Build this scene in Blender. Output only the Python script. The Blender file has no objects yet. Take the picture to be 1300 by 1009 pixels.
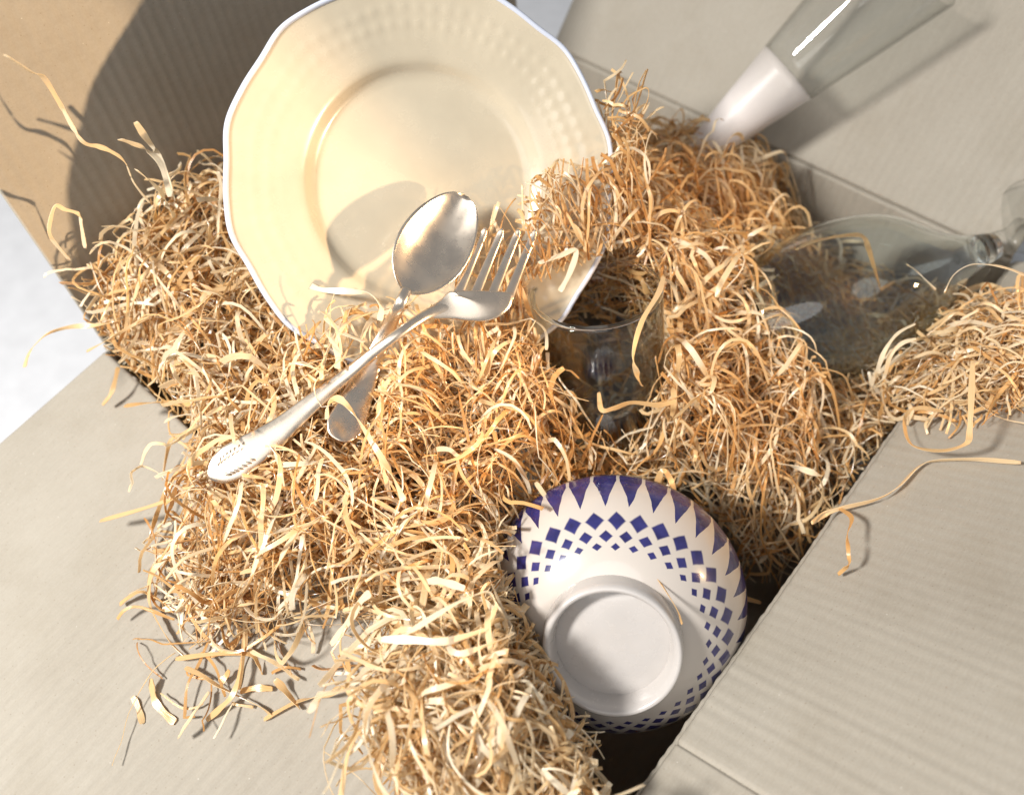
import bpy, bmesh, math, random
import numpy as np
from mathutils import Vector, Matrix

SC = bpy.context.scene
COL = SC.collection
R_ = math.radians
rng = np.random.default_rng(7)
random.seed(7)

# ------------------------------------------------------------------ camera
# world: origin on the rim at the box's left corner, x to the front-right edge,
# y to the back, z up from the table.  Metres.
BW, BD, BH = 0.4186, 0.4606, 0.30            # box width, depth, height of the rim
CAM = np.array([0.42996, -0.07155, 0.72])
CRIGHT = np.array([0.75152757, 0.6594188, -0.01931741])
CDOWN = np.array([0.51407004, -0.60372547, -0.60930086])
CFWD = np.array([-0.41344686, 0.44797589, -0.79270379])
FPX, PX, PY = 1043.63, 650.0, 459.0          # focal length and axis in photo pixels

cd = bpy.data.cameras.new('camera')
cam = bpy.data.objects.new('camera', cd)
COL.objects.link(cam)
m = Matrix(((CRIGHT[0], -CDOWN[0], -CFWD[0], CAM[0]),
            (CRIGHT[1], -CDOWN[1], -CFWD[1], CAM[1]),
            (CRIGHT[2], -CDOWN[2], -CFWD[2], CAM[2]), (0, 0, 0, 1)))
cam.matrix_world = m
cd.sensor_width = 36
cd.lens = 36 * FPX / 1300
cd.shift_y = -(504.5 - PY) / 1300
cd.clip_start, cd.clip_end = 0.01, 50
cd.dof.use_dof = True
cd.dof.focus_distance = 0.425
cd.dof.aperture_fstop = 5.0
SC.camera = cam

# ------------------------------------------------------------------ light
SC.view_settings.view_transform = 'Standard'
SC.view_settings.look = 'None'
SC.view_settings.exposure = 0.0
SC.cycles.max_bounces = 14
SC.cycles.transparent_max_bounces = 24
SC.cycles.use_denoising = True
w = bpy.data.worlds.new('World')
SC.world = w
w.use_nodes = True
w.node_tree.nodes['Background'].inputs[0].default_value = (0.93, 0.95, 1.0, 1)
w.node_tree.nodes['Background'].inputs[1].default_value = 0.31


def lamp(name, loc, aim, power, size, col):
    l = bpy.data.lights.new(name, 'AREA')
    l.shape = 'DISK'
    l.size = size
    l.energy = power
    l.color = col
    o = bpy.data.objects.new(name, l)
    COL.objects.link(o)
    o.location = loc
    d = Vector(aim) - Vector(loc)
    o.rotation_euler = d.to_track_quat('-Z', 'Y').to_euler()
    return o


lamp('key_lamp', (-0.14, -0.74, 1.28), (0.22, 0.15, 0.3), 29, 0.20, (1, 0.97, 0.93))
def spot(name, loc, aim, power, cone, col, blend=0.1, size=0.025):
    l = bpy.data.lights.new(name, 'SPOT')
    l.energy = power
    l.color = col
    l.spot_size = R_(cone)
    l.spot_blend = blend
    l.shadow_soft_size = size
    o = bpy.data.objects.new(name, l)
    COL.objects.link(o)
    o.location = loc
    o.rotation_euler = (Vector(aim) - Vector(loc)).to_track_quat('-Z', 'Y').to_euler()


# low tungsten spot at right; its cone edge stands in for the plate's shade
spot('warm_lamp', (1.36, 0.43, 0.58), (0.0, -0.045, 0.43), 112, 14.4, (1, 0.72, 0.45))
spot('warm_side_fill', (1.20, 0.70, 0.80), (0.38, 0.29, 0.33), 46, 19.0, (1, 0.62, 0.28), 0.6)  # added fill spot that warms the right-hand shavings
lamp('overhead_fill', (0.75, -0.75, 1.55), (0.2, 0.2, 0.3), 5, 1.0, (1, 0.97, 0.94))  # added fill overhead for soft light and something pale for the cutlery to reflect


# ------------------------------------------------------------------ helpers
def at(px, py, z):
    """the point of height z seen at a photo pixel"""
    d = CRIGHT * ((px - PX) / FPX) + CDOWN * ((py - PY) / FPX) + CFWD
    t = (z - CAM[2]) / d[2]
    return CAM + t * d


def at_d(px, py, dist):
    d = CRIGHT * ((px - PX) / FPX) + CDOWN * ((py - PY) / FPX) + CFWD
    return CAM + dist * d


def unit(v):
    v = np.asarray(v, float)
    return v / np.linalg.norm(v)


def nrm_dir(el, az):
    return np.array([math.cos(el) * math.cos(az), math.cos(el) * math.sin(az), math.sin(el)])


def frame(axis, hint=(0, 0, 1)):
    """right-handed basis whose third vector is the axis"""
    n = unit(axis)
    a = np.cross(hint, n)
    if np.linalg.norm(a) < 1e-6:
        a = np.cross((1, 0, 0), n)
    a = unit(a)
    return a, np.cross(n, a), n


def basis_matrix(o, a, b, n):
    return Matrix(((a[0], b[0], n[0], o[0]), (a[1], b[1], n[1], o[1]), (a[2], b[2], n[2], o[2]), (0, 0, 0, 1)))


def mesh_obj(name, verts, faces, mat, parent=None, smooth=True):
    me = bpy.data.meshes.new(name)
    me.from_pydata([tuple(map(float, v)) for v in verts], [], [tuple(f) for f in faces])
    if smooth:
        me.polygons.foreach_set('use_smooth', [True] * len(me.polygons))
    me.materials.append(mat)
    me.update()
    o = bpy.data.objects.new(name, me)
    COL.objects.link(o)
    if parent is not None:
        o.parent = parent
    return o


def tag(o, label=None, cat=None, group=None, kind=None):
    if label:
        o['label'] = label
    if cat:
        o['category'] = cat
    if group:
        o['group'] = group
    if kind:
        o['kind'] = kind
    return o


def thing(name, label, cat, mat4=None, group=None):
    o = bpy.data.objects.new(name, None)
    o.empty_display_size = 0.02
    COL.objects.link(o)
    if mat4 is not None:
        o.matrix_world = mat4
    return tag(o, label, cat, group)


def lathe(profile, n=96, closed=False):
    """profile [(r, z)] turned about z; a zero radius closes to a point"""
    V, F, rings = [], [], []
    for r, z in profile:
        if r < 1e-7:
            rings.append([len(V)])
            V.append((0, 0, z))
        else:
            s = len(V)
            rings.append(list(range(s, s + n)))
            V += [(r * math.cos(2 * math.pi * k / n), r * math.sin(2 * math.pi * k / n), z) for k in range(n)]
    pairs = list(zip(rings[:-1], rings[1:]))
    if closed:
        pairs.append((rings[-1], rings[0]))
    for A, B in pairs:
        for k in range(n):
            k2 = (k + 1) % n
            if len(A) == 1 and len(B) == 1:
                continue
            if len(A) == 1:
                F.append((A[0], B[k2], B[k]))
            elif len(B) == 1:
                F.append((A[k], A[k2], B[0]))
            else:
                F.append((A[k], A[k2], B[k2], B[k]))
    return V, F


def spline(pts, n):
    """Catmull-Rom through the points"""
    P = np.asarray(pts, float)
    P = np.vstack([2 * P[0] - P[1], P, 2 * P[-1] - P[-2]])
    seg = len(P) - 3
    out = []
    for i in range(n):
        u = i / (n - 1) * seg
        k = min(int(u), seg - 1)
        t = u - k
        p0, p1, p2, p3 = P[k:k + 4]
        out.append(0.5 * (2 * p1 + (p2 - p0) * t + (2 * p0 - 5 * p1 + 4 * p2 - p3) * t * t + (3 * p1 - p0 - 3 * p2 + p3) * t ** 3))
    return np.array(out)


# ------------------------------------------------------------------ materials
def mat_new(name):
    mt = bpy.data.materials.new(name)
    mt.use_nodes = True
    nt = mt.node_tree
    b = nt.nodes['Principled BSDF']
    return mt, nt, b


def N(nt, typ, **kw):
    n = nt.nodes.new(typ)
    for k, v in kw.items():
        setattr(n, k, v)
    return n


def math_n(nt, op, a, b=None, c=None):
    n = N(nt, 'ShaderNodeMath', operation=op)
    for i, v in enumerate((a, b, c)):
        if v is None:
            continue
        if isinstance(v, (int, float)):
            n.inputs[i].default_value = v
        else:
            nt.links.new(v, n.inputs[i])
    return n.outputs[0]


def ramp(nt, fac, stops):
    r = N(nt, 'ShaderNodeValToRGB')
    e = r.color_ramp.elements
    while len(e) < len(stops):
        e.new(0.5)
    for el, (p, c) in zip(e, stops):
        el.position = p
        el.color = (*c, 1)
    nt.links.new(fac, r.inputs[0])
    return r.outputs[0]


def noise(nt, scale, detail=4, vec=None, rough=0.55):
    n = N(nt, 'ShaderNodeTexNoise')
    n.inputs['Scale'].default_value = scale
    n.inputs['Detail'].default_value = detail
    n.inputs['Roughness'].default_value = rough
    if vec is not None:
        nt.links.new(vec, n.inputs['Vector'])
    return n.outputs['Fac']


def bump(nt, height, strength, dist, normal=None):
    b = N(nt, 'ShaderNodeBump')
    b.inputs['Strength'].default_value = strength
    b.inputs['Distance'].default_value = dist
    nt.links.new(height, b.inputs['Height'])
    if normal is not None:
        nt.links.new(normal, b.inputs['Normal'])
    return b.outputs[0]


def cardboard():
    mt, nt, b = mat_new('cardboard')
    co = N(nt, 'ShaderNodeTexCoord').outputs['Object']
    n1 = noise(nt, 9, 4, co)
    n2 = noise(nt, 900, 3, co, 0.7)
    mp = N(nt, 'ShaderNodeMapping')
    mp.inputs['Scale'].default_value = (1200, 120, 300)
    nt.links.new(co, mp.inputs[0])
    n3 = noise(nt, 1, 4, mp.outputs[0], 0.6)
    v = math_n(nt, 'ADD', math_n(nt, 'MULTIPLY', n1, 0.45), math_n(nt, 'ADD', math_n(nt, 'MULTIPLY', n2, 0.3), math_n(nt, 'MULTIPLY', n3, 0.25)))
    c = ramp(nt, v, [(0.30, (0.295, 0.262, 0.213)), (0.5, (0.35, 0.317, 0.262)), (0.7, (0.40, 0.368, 0.312))])
    big = noise(nt, 14, 5, co, 0.65)
    mxs = N(nt, 'ShaderNodeMix', data_type='RGBA', blend_type='MULTIPLY')
    nt.links.new(ramp(nt, big, [(0.35, (0.86, 0.84, 0.80)), (0.5, (1, 1, 1)), (0.75, (1.0, 1.0, 0.99))]), mxs.inputs[7])
    nt.links.new(c, mxs.inputs[6])
    mxs.inputs[0].default_value = 0.4
    c = mxs.outputs[2]
    # dark and pale fibres in the kraft liner
    vd = N(nt, 'ShaderNodeTexVoronoi')
    vd.inputs['Scale'].default_value = 260
    nt.links.new(co, vd.inputs['Vector'])
    mxd = N(nt, 'ShaderNodeMix', data_type='RGBA')
    nt.links.new(math_n(nt, 'MULTIPLY', math_n(nt, 'LESS_THAN', vd.outputs['Distance'], 0.10), 0.35), mxd.inputs[0])
    nt.links.new(c, mxd.inputs[6])
    mxd.inputs[7].default_value = (0.17, 0.13, 0.09, 1)
    c = mxd.outputs[2]
    # pale flecks in the kraft liner
    vo = N(nt, 'ShaderNodeTexVoronoi')
    vo.inputs['Scale'].default_value = 110
    nt.links.new(co, vo.inputs['Vector'])
    fl = math_n(nt, 'LESS_THAN', vo.outputs['Distance'], 0.035)
    mx = N(nt, 'ShaderNodeMix', data_type='RGBA')
    nt.links.new(math_n(nt, 'MULTIPLY', fl, 0.6), mx.inputs[0])
    nt.links.new(c, mx.inputs[6])
    mx.inputs[7].default_value = (0.60, 0.57, 0.50, 1)
    nt.links.new(mx.outputs[2], b.inputs['Base Color'])
    b.inputs['Roughness'].default_value = 0.72
    b.inputs['Specular IOR Level'].default_value = 0.3
    nt.links.new(bump(nt, v, 0.25, 0.0006), b.inputs['Normal'])
    return mt


def wood_wool_mat():
    mt, nt, b = mat_new('wood_shavings')
    tint = N(nt, 'ShaderNodeAttribute', attribute_name='tint').outputs['Fac']
    gr = N(nt, 'ShaderNodeAttribute', attribute_name='grain').outputs['Vector']      # across, along, strand
    mp = N(nt, 'ShaderNodeMapping')
    mp.inputs['Scale'].default_value = (5.0, 45.0, 37.0)
    nt.links.new(gr, mp.inputs[0])
    n1 = noise(nt, 1.0, 4, mp.outputs[0], 0.6)
    v = math_n(nt, 'ADD', tint, math_n(nt, 'MULTIPLY', math_n(nt, 'SUBTRACT', n1, 0.5), 0.55))
    c = ramp(nt, v, [(0.0, (0.65, 0.34, 0.11)), (0.3, (0.81, 0.53, 0.22)), (0.65, (0.89, 0.70, 0.41)), (1.0, (0.94, 0.86, 0.69))])
    nt.links.new(c, b.inputs['Base Color'])
    b.inputs['Roughness'].default_value = 0.27
    b.inputs['Specular IOR Level'].default_value = 0.95
    nt.links.new(bump(nt, n1, 0.35, 0.0005), b.inputs['Normal'])
    tr = N(nt, 'ShaderNodeBsdfTranslucent')
    nt.links.new(c, tr.inputs[0])
    ms = N(nt, 'ShaderNodeMixShader')
    ms.inputs[0].default_value = 0.40
    nt.links.new(b.outputs[0], ms.inputs[1])
    nt.links.new(tr.outputs[0], ms.inputs[2])
    nt.links.new(ms.outputs[0], nt.nodes['Material Output'].inputs[0])
    return mt


def glass_mat(name, col=(0.93, 0.95, 0.94), edge=(0.62, 0.68, 0.66), refl=1.0, power=4.0):
    """clear thin glass: see-through with Fresnel reflections, denser where it is seen edge-on"""
    mt, nt, b = mat_new(name)
    nt.nodes.remove(b)
    lw = N(nt, 'ShaderNodeLayerWeight')
    lw.inputs[0].default_value = 0.5
    e = math_n(nt, 'POWER', lw.outputs['Facing'], power)
    mx = N(nt, 'ShaderNodeMix', data_type='RGBA')
    nt.links.new(e, mx.inputs[0])
    mx.inputs[6].default_value = (*col, 1)
    mx.inputs[7].default_value = (*edge, 1)
    tr = N(nt, 'ShaderNodeBsdfTransparent')
    nt.links.new(mx.outputs[2], tr.inputs[0])
    gl = N(nt, 'ShaderNodeBsdfGlossy')
    gl.inputs['Roughness'].default_value = 0.02
    lw2 = N(nt, 'ShaderNodeLayerWeight')
    lw2.inputs[0].default_value = 0.5
    fr = math_n(nt, 'ADD', 0.035, math_n(nt, 'MULTIPLY', math_n(nt, 'POWER', lw2.outputs['Facing'], 5.0), 0.75))
    ms = N(nt, 'ShaderNodeMixShader')
    nt.links.new(math_n(nt, 'MULTIPLY', fr, refl), ms.inputs[0])
    nt.links.new(tr.outputs[0], ms.inputs[1])
    nt.links.new(gl.outputs[0], ms.inputs[2])
    nt.links.new(ms.outputs[0], nt.nodes['Material Output'].inputs[0])
    return mt


def simple(name, col, rough, spec=0.5, metal=0.0, coat=0.0, bumps=None):
    mt, nt, b = mat_new(name)
    co = N(nt, 'ShaderNodeTexCoord').outputs['Object']
    n1 = noise(nt, 40, 4, co)
    lo = tuple(c * 0.94 for c in col)
    hi = tuple(min(1, c * 1.04) for c in col)
    nt.links.new(ramp(nt, n1, [(0.3, lo), (0.7, hi)]), b.inputs['Base Color'])
    b.inputs['Roughness'].default_value = rough
    b.inputs['Specular IOR Level'].default_value = spec
    b.inputs['Metallic'].default_value = metal
    b.inputs['Coat Weight'].default_value = coat
    b.inputs['Coat Roughness'].default_value = 0.05
    if bumps:
        nt.links.new(bump(nt, noise(nt, bumps[0], 3, co), bumps[1], bumps[2]), b.inputs['Normal'])
    return mt


def bowl_print():
    """white glaze with rows of blue diamonds growing towards the rim; UV u = turn, v = foot to rim"""
    mt, nt, b = mat_new('patterned_glaze')
    uv = N(nt, 'ShaderNodeSeparateXYZ')
    nt.links.new(N(nt, 'ShaderNodeUVMap', uv_map='UVMap').outputs[0], uv.inputs[0])
    co = N(nt, 'ShaderNodeTexCoord').outputs['Object']
    wob = math_n(nt, 'MULTIPLY', math_n(nt, 'SUBTRACT', noise(nt, 90, 2, co), 0.5), 0.022)
    u = math_n(nt, 'ADD', uv.outputs[0], math_n(nt, 'MULTIPLY', math_n(nt, 'SUBTRACT', noise(nt, 60, 2, co), 0.52), 0.006))
    v = math_n(nt, 'ADD', uv.outputs[1], wob)
    K = 32

    def soft(d):
        mr = N(nt, 'ShaderNodeMapRange', interpolation_type='SMOOTHSTEP')
        nt.links.new(d, mr.inputs[0])
        for i, q in enumerate((0.82, 1.10, 1.0, 0.0)):
            mr.inputs[i + 1].default_value = q
        return mr.outputs[0]

    tot = None
    for v0, hv, hu, off in ((0.22, 0.030, 0.28, 0.0), (0.30, 0.048, 0.36, 0.5), (0.425, 0.080, 0.44, 0.0)):
        fr = math_n(nt, 'ABSOLUTE', math_n(nt, 'SUBTRACT', math_n(nt, 'FRACT', math_n(nt, 'ADD', math_n(nt, 'MULTIPLY', u, K), off)), 0.5))
        d = math_n(nt, 'ADD', math_n(nt, 'DIVIDE', fr, hu), math_n(nt, 'DIVIDE', math_n(nt, 'ABSOLUTE', math_n(nt, 'SUBTRACT', v, v0)), hv))
        s = soft(d)
        tot = s if tot is None else math_n(nt, 'MAXIMUM', tot, s)
    # the band of kites that hangs from the rim
    fr = math_n(nt, 'ABSOLUTE', math_n(nt, 'SUBTRACT', math_n(nt, 'FRACT', math_n(nt, 'ADD', math_n(nt, 'MULTIPLY', u, K), 0.5)), 0.5))
    wmax = math_n(nt, 'MULTIPLY', math_n(nt, 'POWER', math_n(nt, 'MAXIMUM', math_n(nt, 'SUBTRACT', v, 0.55), 0.0), 0.95), 1.30)
    kite = math_n(nt, 'LESS_THAN', fr, math_n(nt, 'MINIMUM', wmax, 0.435))
    low = math_n(nt, 'GREATER_THAN', v, 0.55)
    tot = math_n(nt, 'MAXIMUM', tot, math_n(nt, 'MULTIPLY', kite, low))
    mx = N(nt, 'ShaderNodeMix', data_type='RGBA')
    nt.links.new(tot, mx.inputs[0])
    mx.inputs[6].default_value = (0.56, 0.51, 0.46, 1)
    blue = ramp(nt, noise(nt, 150, 3, co), [(0.3, (0.017, 0.016, 0.088)), (0.7, (0.032, 0.032, 0.165))])
    nt.links.new(blue, mx.inputs[7])
    nt.links.new(mx.outputs[2], b.inputs['Base Color'])
    b.inputs['Roughness'].default_value = 0.22
    b.inputs['Coat Weight'].default_value = 0.6
    b.inputs['Coat Roughness'].default_value = 0.06
    return mt


M_BOX = cardboard()
M_WOOD = wood_wool_mat()
M_GLASS = glass_mat('clear_glass', (0.965, 0.97, 0.968), (0.66, 0.67, 0.65))
M_TUMBLER = glass_mat('tumbler_glass', (0.985, 0.988, 0.986), (0.52, 0.58, 0.58), 2.2, 2.6)
M_GLASSB = glass_mat('thick_glass', (0.90, 0.925, 0.92), (0.55, 0.60, 0.59))
def solid_glass(name, col):
    mt, nt, b = mat_new(name)
    b.inputs['Base Color'].default_value = (*col, 1)
    b.inputs['Transmission Weight'].default_value = 1
    b.inputs['Roughness'].default_value = 0.01
    b.inputs['IOR'].default_value = 1.47
    return mt


M_GLASSR = solid_glass('rim_glass', (0.93, 0.97, 0.96))
M_FROST = simple('frosted_glass', (0.74, 0.69, 0.66), 0.35, 0.5)
_nt = M_FROST.node_tree                                  # the milky tint thins out up the glass
_z = N(_nt, 'ShaderNodeSeparateXYZ')
_nt.links.new(N(_nt, 'ShaderNodeTexCoord').outputs['Object'], _z.inputs[0])
_mr = N(_nt, 'ShaderNodeMapRange')
_nt.links.new(_z.outputs[2], _mr.inputs[0])
for _i, _q in enumerate((0.045, 0.090, 0.12, 0.72)):
    _mr.inputs[_i + 1].default_value = _q
_tr = N(_nt, 'ShaderNodeBsdfTransparent')
_ms = N(_nt, 'ShaderNodeMixShader')
_nt.links.new(_mr.outputs[0], _ms.inputs[0])
_nt.links.new(_nt.nodes['Principled BSDF'].outputs[0], _ms.inputs[1])
_nt.links.new(_tr.outputs[0], _ms.inputs[2])
_nt.links.new(_ms.outputs[0], _nt.nodes['Material Output'].inputs[0])
M_PLATE = simple('cream_glaze', (0.565, 0.49, 0.36), 0.25, 0.5, 0, 0.5)
M_RIM = simple('rim_glaze', (0.60, 0.64, 0.74), 0.2, 0.5, 0, 0.5)
M_WHITE = simple('white_glaze', (0.53, 0.50, 0.475), 0.15, 0.5, 0, 0.6)
M_BOWL = bowl_print()
M_STEEL = simple('polished_steel', (0.80, 0.70, 0.58), 0.24, 0.5, 1.0)
M_TABLE = simple('white_paper', (0.70, 0.71, 0.73), 0.6, 0.3)

def wear(mt, lo, hi, scale, scratch):
    nt = mt.node_tree
    b = nt.nodes['Principled BSDF']
    co = N(nt, 'ShaderNodeTexCoord').outputs['Object']
    mr = N(nt, 'ShaderNodeMapRange')
    nt.links.new(noise(nt, scale, 5, co, 0.65), mr.inputs[0])
    for i, q in enumerate((0.35, 0.68, lo, hi)):
        mr.inputs[i + 1].default_value = q
    nt.links.new(mr.outputs[0], b.inputs['Roughness'])
    mp = N(nt, 'ShaderNodeMapping')
    mp.inputs['Scale'].default_value = (2600, 240, 900)
    mp.inputs['Rotation'].default_value = (0.3, 0.5, 0.9)
    nt.links.new(co, mp.inputs[0])
    nt.links.new(bump(nt, noise(nt, 1, 3, mp.outputs[0]), scratch, 0.0002), b.inputs['Normal'])


wear(M_STEEL, 0.22, 0.33, 60, 0.03)
wear(M_PLATE, 0.16, 0.34, 45, 0.02)
wear(M_WHITE, 0.12, 0.40, 60, 0.03)

# ------------------------------------------------------------------ table
tb = mesh_obj('table_surface', [(-3, -3, 0), (3, -3, 0), (3, 3, 0), (-3, 3, 0)], [(0, 1, 2, 3)], M_TABLE, smooth=False)
tag(tb, 'plain white table top under the cardboard box', kind='structure')

# ------------------------------------------------------------------ cardboard box
box = thing('cardboard_box', 'open cardboard box with ribbed flaps, filled with wood wool', 'box', Matrix.Translation((0, 0, 0)))
TH = 0.0042


def panel(name, o, along, out, normal, width, length, pitch=0.0070, groove=None, amp=0.00016, label=None, seed=0):
    """corrugated board: along = across the flutes, out = along them, normal = inner face; flutes show as fine ripples"""
    o, along, out, normal = (np.asarray(q, float) for q in (o, along, out, normal))
    r = np.random.default_rng(seed)
    nf = int(width / pitch)
    per = 6
    xs = list(np.linspace(0, width, nf * per + 1))
    if groove is not None:
        xs = sorted([x for x in xs if abs(x - groove) > 0.0016] + [groove - 0.0012, groove - 0.0005, groove + 0.0005, groove + 0.0012])
    ys = [0, 0.0012, 0.003] + list(np.linspace(0.02, length - 0.003, 12)) + [length]
    amps = np.interp(np.linspace(0, nf, 400), np.arange(nf + 1), r.lognormal(-0.05, 0.33, nf + 1))
    V, F = [], []
    nx, ny = len(xs), len(ys)
    crush = np.interp(xs, np.linspace(0, width, 90), r.normal(0, 0.00028, 90))
    warp = r.normal(0, 1, 3)
    for side in (0, 1):
        for j, y in enumerate(ys):
            for i, x in enumerate(xs):
                if side == 0:
                    a = amp * amps[min(399, int(x / width * 399))]
                    h = a * math.cos(2 * math.pi * x / pitch)
                    if j < 4:
                        h += crush[i] * (1.0, 0.9, 0.6, 0.15)[j]
                    if j == 0:
                        h -= 0.0012
                    if i in (0, nx - 1) or j == ny - 1:
                        h -= 0.0004
                    if groove is not None and abs(x - groove) < 0.0008:
                        h -= 0.0012
                else:
                    h = -TH
                h += 0.0006 * warp[0] * math.sin(2.2 * x / width + warp[1]) * (y / length)
                V.append(o + along * x + out * y + normal * h)
    off = nx * ny
    flip = np.dot(np.cross(along, out), normal) < 0
    for j in range(ny - 1):
        for i in range(nx - 1):
            a = j * nx + i
            q = (a, a + 1, a + nx + 1, a + nx)
            F.append(q if not flip else q[::-1])
            q2 = tuple(k + off for k in q)
            F.append(q2[::-1] if not flip else q2)
    ring = [i for i in range(nx)] + [j * nx + nx - 1 for j in range(1, ny)] + [(ny - 1) * nx + i for i in range(nx - 2, -1, -1)] + [j * nx for j in range(ny - 2, 0, -1)]
    for k in range(len(ring)):
        a, b2 = ring[k], ring[(k + 1) % len(ring)]
        q = (b2, a, a + off, b2 + off)
        F.append(q if not flip else q[::-1])
    ob = mesh_obj(name, V, F, M_BOX, box)
    me = ob.data
    me.polygons.foreach_set('use_smooth', [True] * ((nx - 1) * (ny - 1) * 2) + [False] * len(ring))
    if label:
        ob['label'] = label
    return ob


WT = BH - 0.0016
panel('wall', (0, 0.0, WT), (0, 1, 0), (0, 0, -1), (1, 0, 0), BD, WT - 0.006, seed=1)
panel('wall', (BW, 0.0, WT), (0, 1, 0), (0, 0, -1), (-1, 0, 0), BD, WT - 0.006, seed=2)
panel('wall', (0.0, BD, WT), (1, 0, 0), (0, 0, -1), (0, -1, 0), BW, WT - 0.006, seed=3)
panel('wall', (0.0, 0, WT), (1, 0, 0), (0, 0, -1), (0, 1, 0), BW, WT - 0.006, seed=4)
panel('floor_panel', (0.001, 0.001, 0.0065), (1, 0, 0), (0, 1, 0), (0, 0, 1), BW - 0.002, BD - 0.002, seed=5)


def flap(o, along, outw, ang, width, length, **kw):
    t = R_(ang)
    outw = np.array(outw, float)
    d = outw * math.cos(t) + np.array([0, 0, 1.0]) * math.sin(t)
    n = -outw * math.sin(t) + np.array([0, 0, 1.0]) * math.cos(t)
    return panel('flap', np.array(o, float) + d * 0.0012, along, d, n, width, length, **kw)


flap((0, 0.001, BH), (0, 1, 0), (-1, 0, 0), 85, BD - 0.042, 0.222, seed=11, amp=0.00017, label='upright flap behind the plate, warmly lit')
flap((0.001, BD, BH), (1, 0, 0), (0, 1, 0), 50, BW - 0.002, 0.215, seed=12, amp=0.00014, label='raised grey flap behind the tall glass')
flap((0.001, 0, BH), (1, 0, 0), (0, -1, 0), -10, BW - 0.002, 0.215, seed=13, amp=0.00018, label='lowered flap half covered by spilled shavings')
flap((BW, 0.001, BH), (0, 1, 0), (1, 0, 0), 30, BD - 0.002, 0.222, seed=14, amp=0.00008, groove=0.0445, label='tilted flap beside the patterned bowl')

# ------------------------------------------------------------------ dinner plate
PR = 0.109
PC = at_d(540, 237, 0.469)
PN = nrm_dir(0.738, -0.48)
PA, PB, _ = frame(PN)          # PA level, to the right; PB up the plate
plate = thing('dinner_plate', 'cream plate with wavy blue-white edge leaning upright in the shavings', 'plate', basis_matrix(PC, PA, PB, PN))


def on_plate(px, py, gap=0.008):
    d = CRIGHT * ((px - PX) / FPX) + CDOWN * ((py - PY) / FPX) + CFWD
    return CAM + d * (np.dot(PC + PN * gap - CAM, PN) / np.dot(d, PN))


def wavy(th):
    return 1 + 0.010 * math.cos(12 * th + 0.6) + 0.002 * math.cos(24 * th)


def plate_mesh():
    prof = []      # (r as share of the radius, height, emboss, scallop share)
    for s, h in ((0, 0.0), (0.2, 0.0), (0.4, 0.0001), (0.52, 0.0004), (0.56, 0.001), (0.585, 0.0028), (0.605, 0.0052), (0.625, 0.0066), (0.65, 0.0074)):
        prof.append((s, h, 0))
    for s in np.linspace(0.67, 0.965, 26):
        prof.append((s, 0.0074 + (s - 0.65) * 0.026, 1 if 0.71 < s < 0.93 else 0))
    prof += [(0.985, 0.0166, 0)]
    back = [(0.985, 0.0128, 0), (0.9, 0.0106, 0), (0.75, 0.006, 0), (0.64, 0.003, 0), (0.56, -0.003, 0), (0.55, -0.0055, 0), (0.52, -0.0055, 0), (0.50, -0.003, 0), (0.0, -0.003, 0)]
    n = 288
    V, F, rings = [], [], []
    for s, h, em in prof + back:
        if s == 0:
            rings.append([len(V)])
            V.append((0, 0, h))
            continue
        st = len(V)
        for k in range(n):
            th = 2 * math.pi * k / n
            r = PR * s * (1 + (wavy(th) - 1) * max(0, (s - 0.62) / 0.38))
            z = h
            if em:
                # moulded basket-weave: slanted lozenges in relief
                q = (s - 0.71) / 0.22
                a = math.sin(36 * th + 9.0 * q) * math.sin(36 * th - 9.0 * q)
                z += 0.00032 * max(0, a) ** 0.7 * math.sin(math.pi * q) ** 0.5
            V.append((r * math.cos(th), r * math.sin(th), z))
        rings.append(list(range(st, st + n)))
    for A, B in zip(rings[:-1], rings[1:]):
        for k in range(n):
            k2 = (k + 1) % n
            if len(A) == 1:
                F.append((A[0], B[k], B[k2]))
            elif len(B) == 1:
                F.append((A[k2], A[k], B[0]))
            else:
                F.append((A[k], B[k], B[k2], A[k2]))
    return V, F


mesh_obj('plate_body', *plate_mesh(), M_PLATE, plate)
V, F = [], []
n, mseg = 288, 10
for k in range(n):
    th = 2 * math.pi * k / n
    rr = PR * 0.985 * (1 + (wavy(th) - 1) * 0.965)
    for j in range(mseg):
        a = 2 * math.pi * j / mseg
        r = rr + 0.0017 * math.cos(a)
        V.append((r * math.cos(th), r * math.sin(th), 0.0148 + 0.0024 * math.sin(a)))
for k in range(n):
    for j in range(mseg):
        F.append((k * mseg + j, ((k + 1) % n) * mseg + j, ((k + 1) % n) * mseg + (j + 1) % mseg, k * mseg + (j + 1) % mseg))
mesh_obj('edge_band', V, F, M_RIM, plate)

# ------------------------------------------------------------------ patterned bowl, upside down
BRC = at_d(780, 760, 0.451)          # centre of its rim
BFC = at_d(777, 826, 0.394)          # centre of its foot
BN = unit(BFC - BRC)
BLEN = float(np.linalg.norm(BFC - BRC))
ba, bb, _ = frame(BN)
bowl = thing('patterned_bowl', 'upturned white bowl with rows of blue diamonds and round foot', 'bowl', basis_matrix(BRC, ba, bb, BN))
RB = 0.0705
outer = [(RB, 0.0)]
for t in np.linspace(0.04, 1, 26):
    outer.append((RB - (RB - 0.0335) * (1 - math.cos(t * 1.32)) / (1 - math.cos(1.32)) * 0.98 - 0.0008 * t, (BLEN - 0.009) * math.sin(t * 1.30) / math.sin(1.30)))
inner = [(max(r - 0.0036, 0.001), z - 0.0015) for r, z in outer[1:]]
n = 128
V, F, UV = [], [], []
bprof = [(0.0, outer[-1][1] - 0.004)] + list(reversed(inner)) + outer      # inside, over the lip, outside
rings = []
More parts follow.
